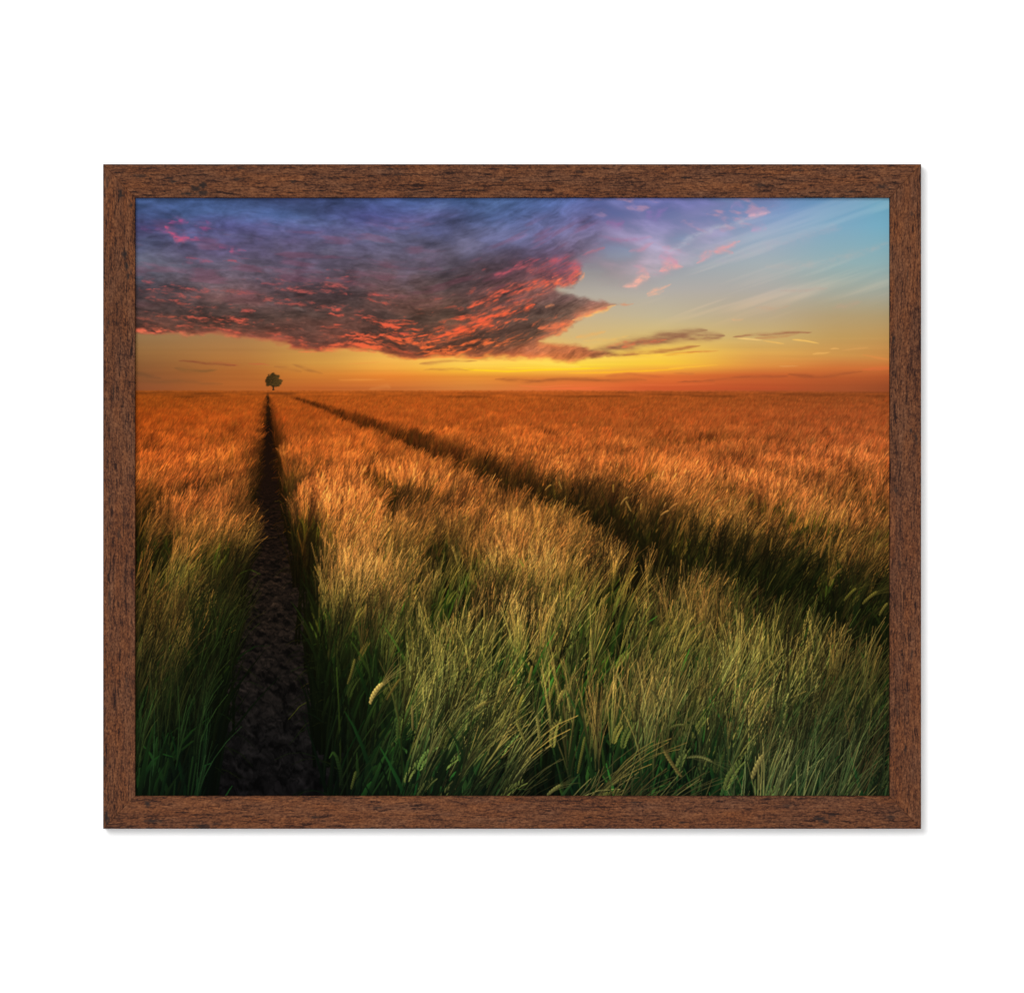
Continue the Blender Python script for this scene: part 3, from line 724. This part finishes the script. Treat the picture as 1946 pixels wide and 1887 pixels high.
def paint_picture():
    rng = np.random.RandomState(5)
    Ww = int(round((X1 - X0) * SS)); Hh = int(round((Y1 - Y0) * SS))
    gx = ((np.arange(Ww) + .5) / SS + X0).astype(np.float32); gy = ((np.arange(Hh) + .5) / SS + Y0).astype(np.float32)
    img = np.zeros((Hh, Ww, 3), np.float32)
    hrow = int((HOR + 6 - Y0) * SS)
    x, y = np.meshgrid(gx, gy[:hrow])
    img[:hrow] = paint_sky(x, y)
    # land: far pile, then soil, then plants
    h0 = int((HOR + 0.0 - Y0) * SS)
    x, y = np.meshgrid(gx, gy[h0:])
    land = paint_soil(x, y)
    d = K / np.maximum(y - HOR, 0.8); Xl = (x - VPX) * d / K
    pile = table(AWN, x, y) * 0.86 + table(GRN, x, y) * 0.14
    yy = np.log(np.maximum(y - HOR, 0.6)) * 13
    pile = pile * (1 + 0.10 * fbm((x - y * 0.5) / 2.2, (y - HOR) / (1.2 + (y - HOR) * .06), 707, 2)[..., None])
    pile = pile * (1 + 0.13 * fbm(x / 70, yy * 0.5, 715, 4)[..., None])
    pile = pile * (1 + 0.16 * fbm(x / 34, yy * 0.55, 701, 5)[..., None] + 0.09 * fbm((x - y * 0.4) / 4, yy * 1.6, 705, 3)[..., None])
    dk = fbm(x / 90, yy * 0.28, 711, 4)
    pile = pile * (1 - 0.34 * sstep(0.15, 0.75, dk) * sstep(75, 20, y - HOR) * sstep(1, 6, y - HOR))[..., None]
    t1 = sstep(0.30, 0.16, np.abs(Xl)) * sstep(3, 16, y - HOR)
    t2 = sstep(1.95, 2.1, Xl) * sstep(3.5, 2.9, Xl) * sstep(12, 26, y - HOR)
    fade = sstep(70, 34, y - HOR)
    dark = np.array([24, 14, 5], np.float32)
    pile = pile * (1 - 0.9 * np.maximum(t1, t2 * .8)[..., None]) + dark * 0.9 * np.maximum(t1, t2 * .8)[..., None]
    land = land * (1 - fade[..., None]) + pile * fade[..., None]
    ragged = np.clip((y - HOR - 0.6 * fbm(x / 6, x * 0, 721, 3) + 0.2 - 1.2 * sstep(1450, 1690, x)) / (3.2 + 2.0 * sstep(1100, 1690, x)), 0, 1)[..., None]
    img[h0:] = np.where((y < HOR + 6)[..., None], img[h0:] * (1 - ragged) + land * ragged, land)
    hz = 0.38 * np.exp(-np.maximum(y - HOR, 0) / 7.0)[..., None]
    img[h0:] = img[h0:] * (1 - hz) + table([(257, [(740, (160, 84, 40))]), (700, [(740, (204, 108, 46))]), (1100, [(740, (214, 104, 54))]), (1690, [(740, (156, 78, 42))])], x, y) * hz
    paint_field(img, rng)
    # the crop softens towards the distance (it sways during the exposure)
    ya, yb = h0 + int(4 * SS), int((1500 - Y0) * SS)
    w = (0.42 * sstep(1500, 1250, gy[ya:yb]) + 0.38 * sstep(1150, 850, gy[ya:yb]))[:, None, None]
    w = w * (1 - sstep(0.30, 0.24, np.abs((gx[None] - VPX) / np.maximum(gy[ya:yb, None] - HOR, 2) * (1 + HC)))[..., None])
    src = img[ya - 4:yb + 4].copy()
    soft = sum(np.roll(src, (j, -j // 2), (0, 1)) for j in (-3, -2, -1, 0, 1, 2, 3)) / 7
    img[ya:yb] = img[ya:yb] * (1 - w) + soft[4:-4] * w
    # printing curve of the near crop: deep shadows, clear tips
    ya = int((840 - Y0) * SS)
    k = sstep(840, 1080, gy[ya:])[:, None, None]
    nr = img[ya:]
    lum = np.clip(nr.max(-1, keepdims=True), 4, 255)
    img[ya:] = nr * ((1 - k) + k * np.clip((lum / 120) ** 0.16, 0.86, 1.03) * (1.0 - 0.06 * sstep(1450, 1690, gx)[None, :, None]))
    paint_ears(img, rng)
    # the lone tree on the horizon
    tr = np.random.RandomState(8)
    def blot(ex, ey, rr, c):
        xa, xb = int((ex - rr - X0) * SS), int((ex + rr - X0) * SS) + 1
        ya, yb = int((ey - rr - Y0) * SS), int((ey + rr - Y0) * SS) + 1
        img[ya:yb, xa:xb] = c
    for a in np.linspace(-1.25, 1.25, 11):                     # limbs
        L = 12 + 4 * tr.rand()
        for q in np.linspace(0, 1, 30):
            blot(519 + math.sin(a) * L * q + 1.0 * math.sin(q * 5 + a), 735 - math.cos(a * .8) * L * 1.15 * q, 0.55 * (1.2 - q), np.array([50, 36, 20], np.float32))
    for yy in np.arange(730, 742, 0.5):
        hw = 1.1 + (1.0 if yy > 739.5 else 0)
        img[int((yy - Y0) * SS), int((519 - hw - X0) * SS):int((519 + hw - X0) * SS) + 1] = (52, 36, 20)
    tufts = []
    for k in range(66):
        a = tr.rand() * 2 * math.pi; r = math.sqrt(tr.rand())
        cx_, cy_ = 519.6 + 13.2 * r * math.cos(a), 723.6 + 12.0 * r * math.sin(a)
        if cy_ > 730: cx_ = 519.6 + (cx_ - 519.6) * 1.12
        if cy_ > 731 and abs(cx_ - 519) < 4.5: continue
        tufts.append((cx_, cy_, 2.0 + 2.0 * tr.rand()))
    for cx_, cy_, rad_ in tufts:
        for k in range(34):
            a = tr.rand() * 2 * math.pi; r = math.sqrt(tr.rand()) * rad_ * 1.15
            lum = 0.80 + 0.5 * tr.rand() + 0.014 * (cx_ - 519)
            blot(cx_ + r * math.cos(a), cy_ + r * 0.8 * math.sin(a), 0.25 + 0.5 * tr.rand(), np.array([64, 47, 21], np.float32) * lum)
    # ink dots -> finished print
    Hh2, Ww2 = Hh // 2 * 2, Ww // 2 * 2
    img = np.clip(img[:Hh2, :Ww2], 0, 255) / 255.0
    lin = np.where(img <= 0.04045, img / 12.92, ((img + 0.055) / 1.055) ** 2.4)
    lin = lin.reshape(Hh2 // 2, 2, Ww2 // 2, 2, 3).mean((1, 3))
    return lin.astype(np.float32)

# ---------------------------------------------------------------- the framed picture
root = bpy.data.objects.new('framed_picture', None); scene.collection.objects.link(root)
root.empty_display_size = 0.1
root.location = (wx(973), 0, wz(1574.5))
root['label'] = 'sunset barley field print in a dark brown wood frame on a white wall'
root['category'] = 'framed picture'


RX, RZ = wx(973), wz(1574.5)
FX0, FX1, FY0, FY1 = 196.0, 1750.5, 312.5, 1574.5          # outer edge of the frame
OX0, OX1, OY0, OY1 = 257.0, 1690.5, 376.3, 1512.0          # opening

# the print: a flat sheet, one vertex for every ink dot, colour of the ink held per dot
lin = paint_picture()
nh, nw = lin.shape[:2]
Yp = -(DEPTH - 0.0060)                                      # sits a few millimetres behind the frame's face
us = X0 + (np.arange(nw) + 0.5) * 2 / SS; vs_ = Y0 + (np.arange(nh) + 0.5) * 2 / SS
co = np.zeros((nh, nw, 3), np.float32)
co[..., 0] = ((us - CX) * PX - RX)[None]; co[..., 1] = Yp; co[..., 2] = ((CY - vs_) * PX - RZ)[:, None]
idx = np.arange(nh * nw, dtype=np.int32).reshape(nh, nw)
quad = np.stack([idx[1:, :-1], idx[1:, 1:], idx[:-1, 1:], idx[:-1, :-1]], -1).reshape(-1, 4)
me = bpy.data.meshes.new('print')
me.vertices.add(nh * nw); me.vertices.foreach_set('co', co.ravel())
me.loops.add(quad.size); me.loops.foreach_set('vertex_index', quad.ravel())
me.polygons.add(len(quad)); me.polygons.foreach_set('loop_start', np.arange(0, quad.size, 4, dtype=np.int32))
me.update(calc_edges=True)
ca_ = me.attributes.new('ink', 'FLOAT_COLOR', 'POINT')
INK = 0.84                                                   # reflectance of the bare paper under the ink
rgba = np.ones((nh * nw, 4), np.float32); rgba[:, :3] = lin.reshape(-1, 3) * INK + 0.0006
ca_.data.foreach_set('color', rgba.ravel())
m, nt, b = nmat('printed_paper')
at = N(nt, 'ShaderNodeAttribute', attribute_name='ink')
nt.links.new(at.outputs['Color'], b.inputs['Base Color'])
b.inputs['Roughness'].default_value = 0.75; b.inputs['Specular IOR Level'].default_value = 0.0
tc = N(nt, 'ShaderNodeTexCoord'); nz = N(nt, 'ShaderNodeTexNoise', inp={'Scale': 2500.0, 'Detail': 2.0})
bp = N(nt, 'ShaderNodeBump', inp={'Strength': 0.04, 'Distance': 0.0002})
nt.links.new(tc.outputs['Object'], nz.inputs['Vector']); nt.links.new(nz.outputs[0], bp.inputs['Height'])
nt.links.new(bp.outputs[0], b.inputs['Normal'])
link('print', me, m, root)

# backing board behind the print
m, nt, b = nmat('grey_board'); b.inputs['Base Color'].default_value = (0.28, 0.24, 0.2, 1)
nz = N(nt, 'ShaderNodeTexNoise', inp={'Scale': 300.0}); rp = N(nt, 'ShaderNodeValToRGB')
rp.color_ramp.elements[0].color = (0.2, 0.17, 0.13, 1); rp.color_ramp.elements[1].color = (0.33, 0.28, 0.22, 1)
nt.links.new(nz.outputs[0], rp.inputs[0]); nt.links.new(rp.outputs[0], b.inputs['Base Color'])
bm = bmesh.new(); bmesh.ops.create_cube(bm, size=1)
for v in bm.verts:
    v.co = (wx(X0 + 1 if v.co.x < 0 else X1 - 1) - RX, (-0.0030 if v.co.y > 0 else Yp + 0.0006), wz(Y1 - 1 if v.co.z < 0 else Y0 + 1) - RZ)
bmesh.ops.recalc_face_normals(bm, faces=bm.faces)
me = bpy.data.meshes.new('backing_board'); bm.to_mesh(me); bm.free()
link('backing_board', me, m, root)


# ---- the four mitred rails; the grain of each runs along it.  Painted veneer: streaks and specks per dot
def veneer(nl, nwid, L, W, seed, spots):
    """grain colour over a rail: nl x nwid dots, L x W print units (along, across)"""
    a = (np.arange(nl) + .5) / nl * L; c = (np.arange(nwid) + .5) / nwid * W
    A, C = np.meshgrid(a.astype(np.float32), c.astype(np.float32), indexing='ij')
    wv = C + 2.6 * fbm(A / 90, C / 30, seed, 3) + 0.9 * fbm(A / 16, C / 9, seed + 5, 2)
    tone = fbm(A / 190, C / 40, seed + 11, 3)
    str1 = fbm(A / 13, wv / 1.7, seed + 21, 4, 0.7)
    str2 = fbm(A / 44, wv / 2.4, seed + 31, 3)
    pore = fbm(A / 5.0, wv / 1.5, seed + 41, 3, 0.8)
    fleck = fbm(A / 2.6, C / 2.2, seed + 51, 2)
    v = 0.53 + 0.07 * tone + 0.19 * str1 + 0.10 * str2 + 0.26 * pore + 0.16 * fleck
    v -= 0.48 * sstep(0.38, 0.9, fbm(A / 30, wv / 1.8, seed + 61, 3)) + 0.10 * sstep(0.3, 0.9, fbm(A / 60, wv / 6, seed + 65, 4))
    dark, mid, lite = [np.array(q, np.float32) for q in ((42, 20, 13), (106, 62, 37), (150, 97, 62))]
    v = np.clip(v, 0, 1)[..., None]
    col = np.where(v < .5, dark + (mid - dark) * v * 2, mid + (lite - mid) * (v - .5) * 2)
    warm = fbm(A / 60, C / 14, seed + 71, 3)[..., None]
    col = col * (1 + 0.09 * warm * np.array([0.5, 0.1, -0.8], np.float32))
    for (pa, pc, ra, rc, k) in spots:
        n = 1 + 0.5 * fbm(A / 5, C / 4, seed + 81, 3)
        g = np.clip(1.35 - np.hypot((A - pa) / ra, (C - pc) / rc) * n, 0, 1)[..., None] * k
        col = col * (1 - g) + np.array((38, 29, 27), np.float32) * g
    # outer and inner arris darkened: shade of the rounded edges put into the colour
    col = col * (1 - 0.35 * np.exp(-np.minimum(C, W - C) / 0.9))[..., None]
    col = np.clip(col, 0, 255) / 255
    return np.where(col <= 0.04045, col / 12.92, ((col + .055) / 1.055) ** 2.4)


m, nt, b = nmat('dark_brown_wood')
at = N(nt, 'ShaderNodeAttribute', attribute_name='grain')
tc = N(nt, 'ShaderNodeTexCoord')
nz = N(nt, 'ShaderNodeTexNoise', inp={'Scale': 1500.0, 'Detail': 3.0, 'Roughness': 0.7})
mp = N(nt, 'ShaderNodeMapRange', inp={1: 0.3, 2: 0.7, 3: 0.82, 4: 1.18})
mx = N(nt, 'ShaderNodeMix', data_type='RGBA', blend_type='MULTIPLY'); mx.inputs[0].default_value = 1.0
nt.links.new(tc.outputs['Object'], nz.inputs['Vector']); nt.links.new(nz.outputs[0], mp.inputs[0])
nt.links.new(at.outputs['Color'], mx.inputs[6]); nt.links.new(mp.outputs[0], mx.inputs[7])
nt.links.new(mx.outputs[2], b.inputs['Base Color'])
b.inputs['Roughness'].default_value = 0.72; b.inputs['Specular IOR Level'].default_value = 0.12
sp = N(nt, 'ShaderNodeRGBToBW'); bp = N(nt, 'ShaderNodeBump', inp={'Strength': 0.35, 'Distance': 0.0004})
nt.links.new(mx.outputs[2], sp.inputs[0]); nt.links.new(sp.outputs[0], bp.inputs['Height']); nt.links.new(bp.outputs[0], b.inputs['Normal'])
WOOD = m


def rail(o0, o1, i0, i1, seed, spots, gain):
    """o0,o1 outer corners and i0,i1 inner corners (print units) of one mitred rail, in order along its length"""
    L = math.hypot(o1[0] - o0[0], o1[1] - o0[1]); W = abs((i0[1] - o0[1]) if o0[1] == o1[1] else (i0[0] - o0[0]))
    nl, nc = int(L / 1.0), int(W / 0.9)
    col = veneer(nl + 1, nc + 1, L, W, seed, spots) * gain
    t = np.linspace(0, 1, nl + 1)[:, None]; c = np.linspace(0, 1, nc + 1)[None]
    pu = (o0[0] + (o1[0] - o0[0]) * t) * (1 - c) + (i0[0] + (i1[0] - i0[0]) * t) * c
    pv = (o0[1] + (o1[1] - o0[1]) * t) * (1 - c) + (i0[1] + (i1[1] - i0[1]) * t) * c
    # colour is looked up straight across the rail so that the mitre cuts the grain
    horiz = o0[1] == o1[1]
    along = np.abs((pu - o0[0]) if horiz else (pv - o0[1])) / L
    ia = np.clip((along * nl).astype(int), 0, nl); ic = np.broadcast_to(np.arange(nc + 1)[None], ia.shape)
    ccol = col[ia, ic]
    yy = np.full(pu.shape, -DEPTH)
    yy[:, 0] += 0.0005; yy[:, -1] += 0.0004; yy[0, :] += 0.00012; yy[-1, :] += 0.00012   # eased edges, hairline mitre
    front = np.stack([(pu - CX) * PX - RX, yy, (CY - pv) * PX - RZ], -1)
    nv = front.shape[0] * front.shape[1]
    vid = np.arange(nv).reshape(front.shape[:2])
    V = [front.reshape(-1, 3)]; F = [np.stack([vid[:-1, :-1], vid[1:, :-1], vid[1:, 1:], vid[:-1, 1:]], -1).reshape(-1, 4)]
    Cc = [ccol.reshape(-1, 3)]
    # loop round the face, carried back to the wall
    ring = np.concatenate([vid[:, 0], vid[-1, 1:], vid[-2::-1, -1], vid[0, -2:0:-1]])
    back = front.reshape(-1, 3)[ring].copy(); back[:, 1] = -0.0008
    bi = np.arange(len(ring)) + nv
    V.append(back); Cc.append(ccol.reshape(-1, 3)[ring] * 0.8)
    r2 = np.roll(ring, -1); b2 = np.roll(bi, -1)
    F.append(np.stack([ring, bi, b2, r2], -1))
    V = np.concatenate(V); F = np.concatenate(F); Cc = np.concatenate(Cc)
    me = bpy.data.meshes.new('rail')
    faces = [list(map(int, f)) for f in F] + [[int(q) for q in bi]]
    me.from_pydata([tuple(p) for p in V], [], faces); me.update()
    bm = bmesh.new(); bm.from_mesh(me); bmesh.ops.recalc_face_normals(bm, faces=bm.faces); bm.to_mesh(me); bm.free()
    at_ = me.attributes.new('grain', 'FLOAT_COLOR', 'POINT')
    rg = np.ones((len(V), 4), np.float32); rg[:, :3] = Cc; at_.data.foreach_set('color', rg.ravel())
    return link('rail', me, WOOD, root)


TOP = [(189, 40, 7, 5, .9), (176, 47, 11, 5, .8), (160, 56, 11, 2.2, .9), (189, 55, 12, 5, .75), (135, 33, 6, 2.5, .85), (125, 26, 8, 2, .5),
       (70, 22, 14, 3, .55), (260, 8, 9, 2.2, .7), (255, 28, 8, 2, .6), (360, 34, 4, 3, .8), (560, 20, 10, 2, .5), (700, 48, 12, 2, .5), (905, 14, 6, 2.4, .6),
       (760, 30, 9, 3, .6), (1105, 26, 8, 2.6, .5), (1248, 40, 10, 3, .6), (1480, 43, 9, 4, .6), (1320, 12, 10, 2, .6), (1420, 52, 8, 2, .6), (545, 9, 8, 2, .5)]
LEFT = [(54, 33, 9, 4, .9), (78, 53, 4, 2.6, .85), (170, 41, 6, 4.5, .95), (193, 44, 8, 3.6, .9), (212, 47, 8, 2.4, .85), (300, 10, 5, 2.6, .7), (205, 52, 5, 2, .6), (640, 12, 8, 2, .6), (700, 30, 12, 2.2, .5),
        (430, 20, 12, 2, .5), (980, 44, 8, 2.2, .5), (1136, 2, 6, 3, .8), (1240, 6, 14, 5, .85), (820, 12, 14, 2.2, .55), (35, 8, 10, 3, .5)]
RIGHT = [(95, 18, 6, 3, .5), (520, 10, 8, 2.6, .8), (330, 52, 7, 2.4, .7), (930, 18, 9, 2.4, .6), (505, 20, 5, 2.2, .6), (760, 40, 9, 2, .5), (1110, 30, 10, 2, .5), (1040, 45, 12, 2.4, .5), (210, 26, 12, 2, .5), (620, 48, 6, 2.4, .6)]
BOT = [(84, 48, 5, 4.4, .9), (95, 15, 16, 2.4, .8), (190, 6, 12, 3, .7), (215, 10, 8, 2, .6), (402, 22, 8, 2.6, .6), (520, 40, 9, 2.4, .5), (760, 14, 10, 2, .5), (1100, 12, 6, 2, .6), (1360, 20, 12, 3, .8),
       (1372, 13, 10, 2.4, .7), (1385, 26, 8, 2.4, .6), (1300, 44, 12, 2, .5), (1010, 50, 12, 2.2, .5), (1495, 22, 7, 3, .6)]
G = 0.73
O = [(FX0, FY0), (FX1, FY0), (FX1, FY1), (FX0, FY1)]; I = [(OX0, OY0), (OX1, OY0), (OX1, OY1), (OX0, OY1)]
g_ = 0.12                                                   # half of the hairline between two rails
rail((O[0][0] + g_, O[0][1]), (O[1][0] - g_, O[1][1]), (I[0][0] + g_, I[0][1]), (I[1][0] - g_, I[1][1]), 2001, TOP, G * 0.97)
rail((O[3][0] + g_, O[3][1]), (O[2][0] - g_, O[2][1]), (I[3][0] + g_, I[3][1]), (I[2][0] - g_, I[2][1]), 2101, BOT, G)
rail((O[0][0], O[0][1] + g_), (O[3][0], O[3][1] - g_), (I[0][0], I[0][1] + g_), (I[3][0], I[3][1] - g_), 2201, LEFT, G)
rail((O[1][0], O[1][1] + g_), (O[2][0], O[2][1] - g_), (I[1][0], I[1][1] + g_), (I[2][0], I[2][1] - g_), 2301, RIGHT, G)
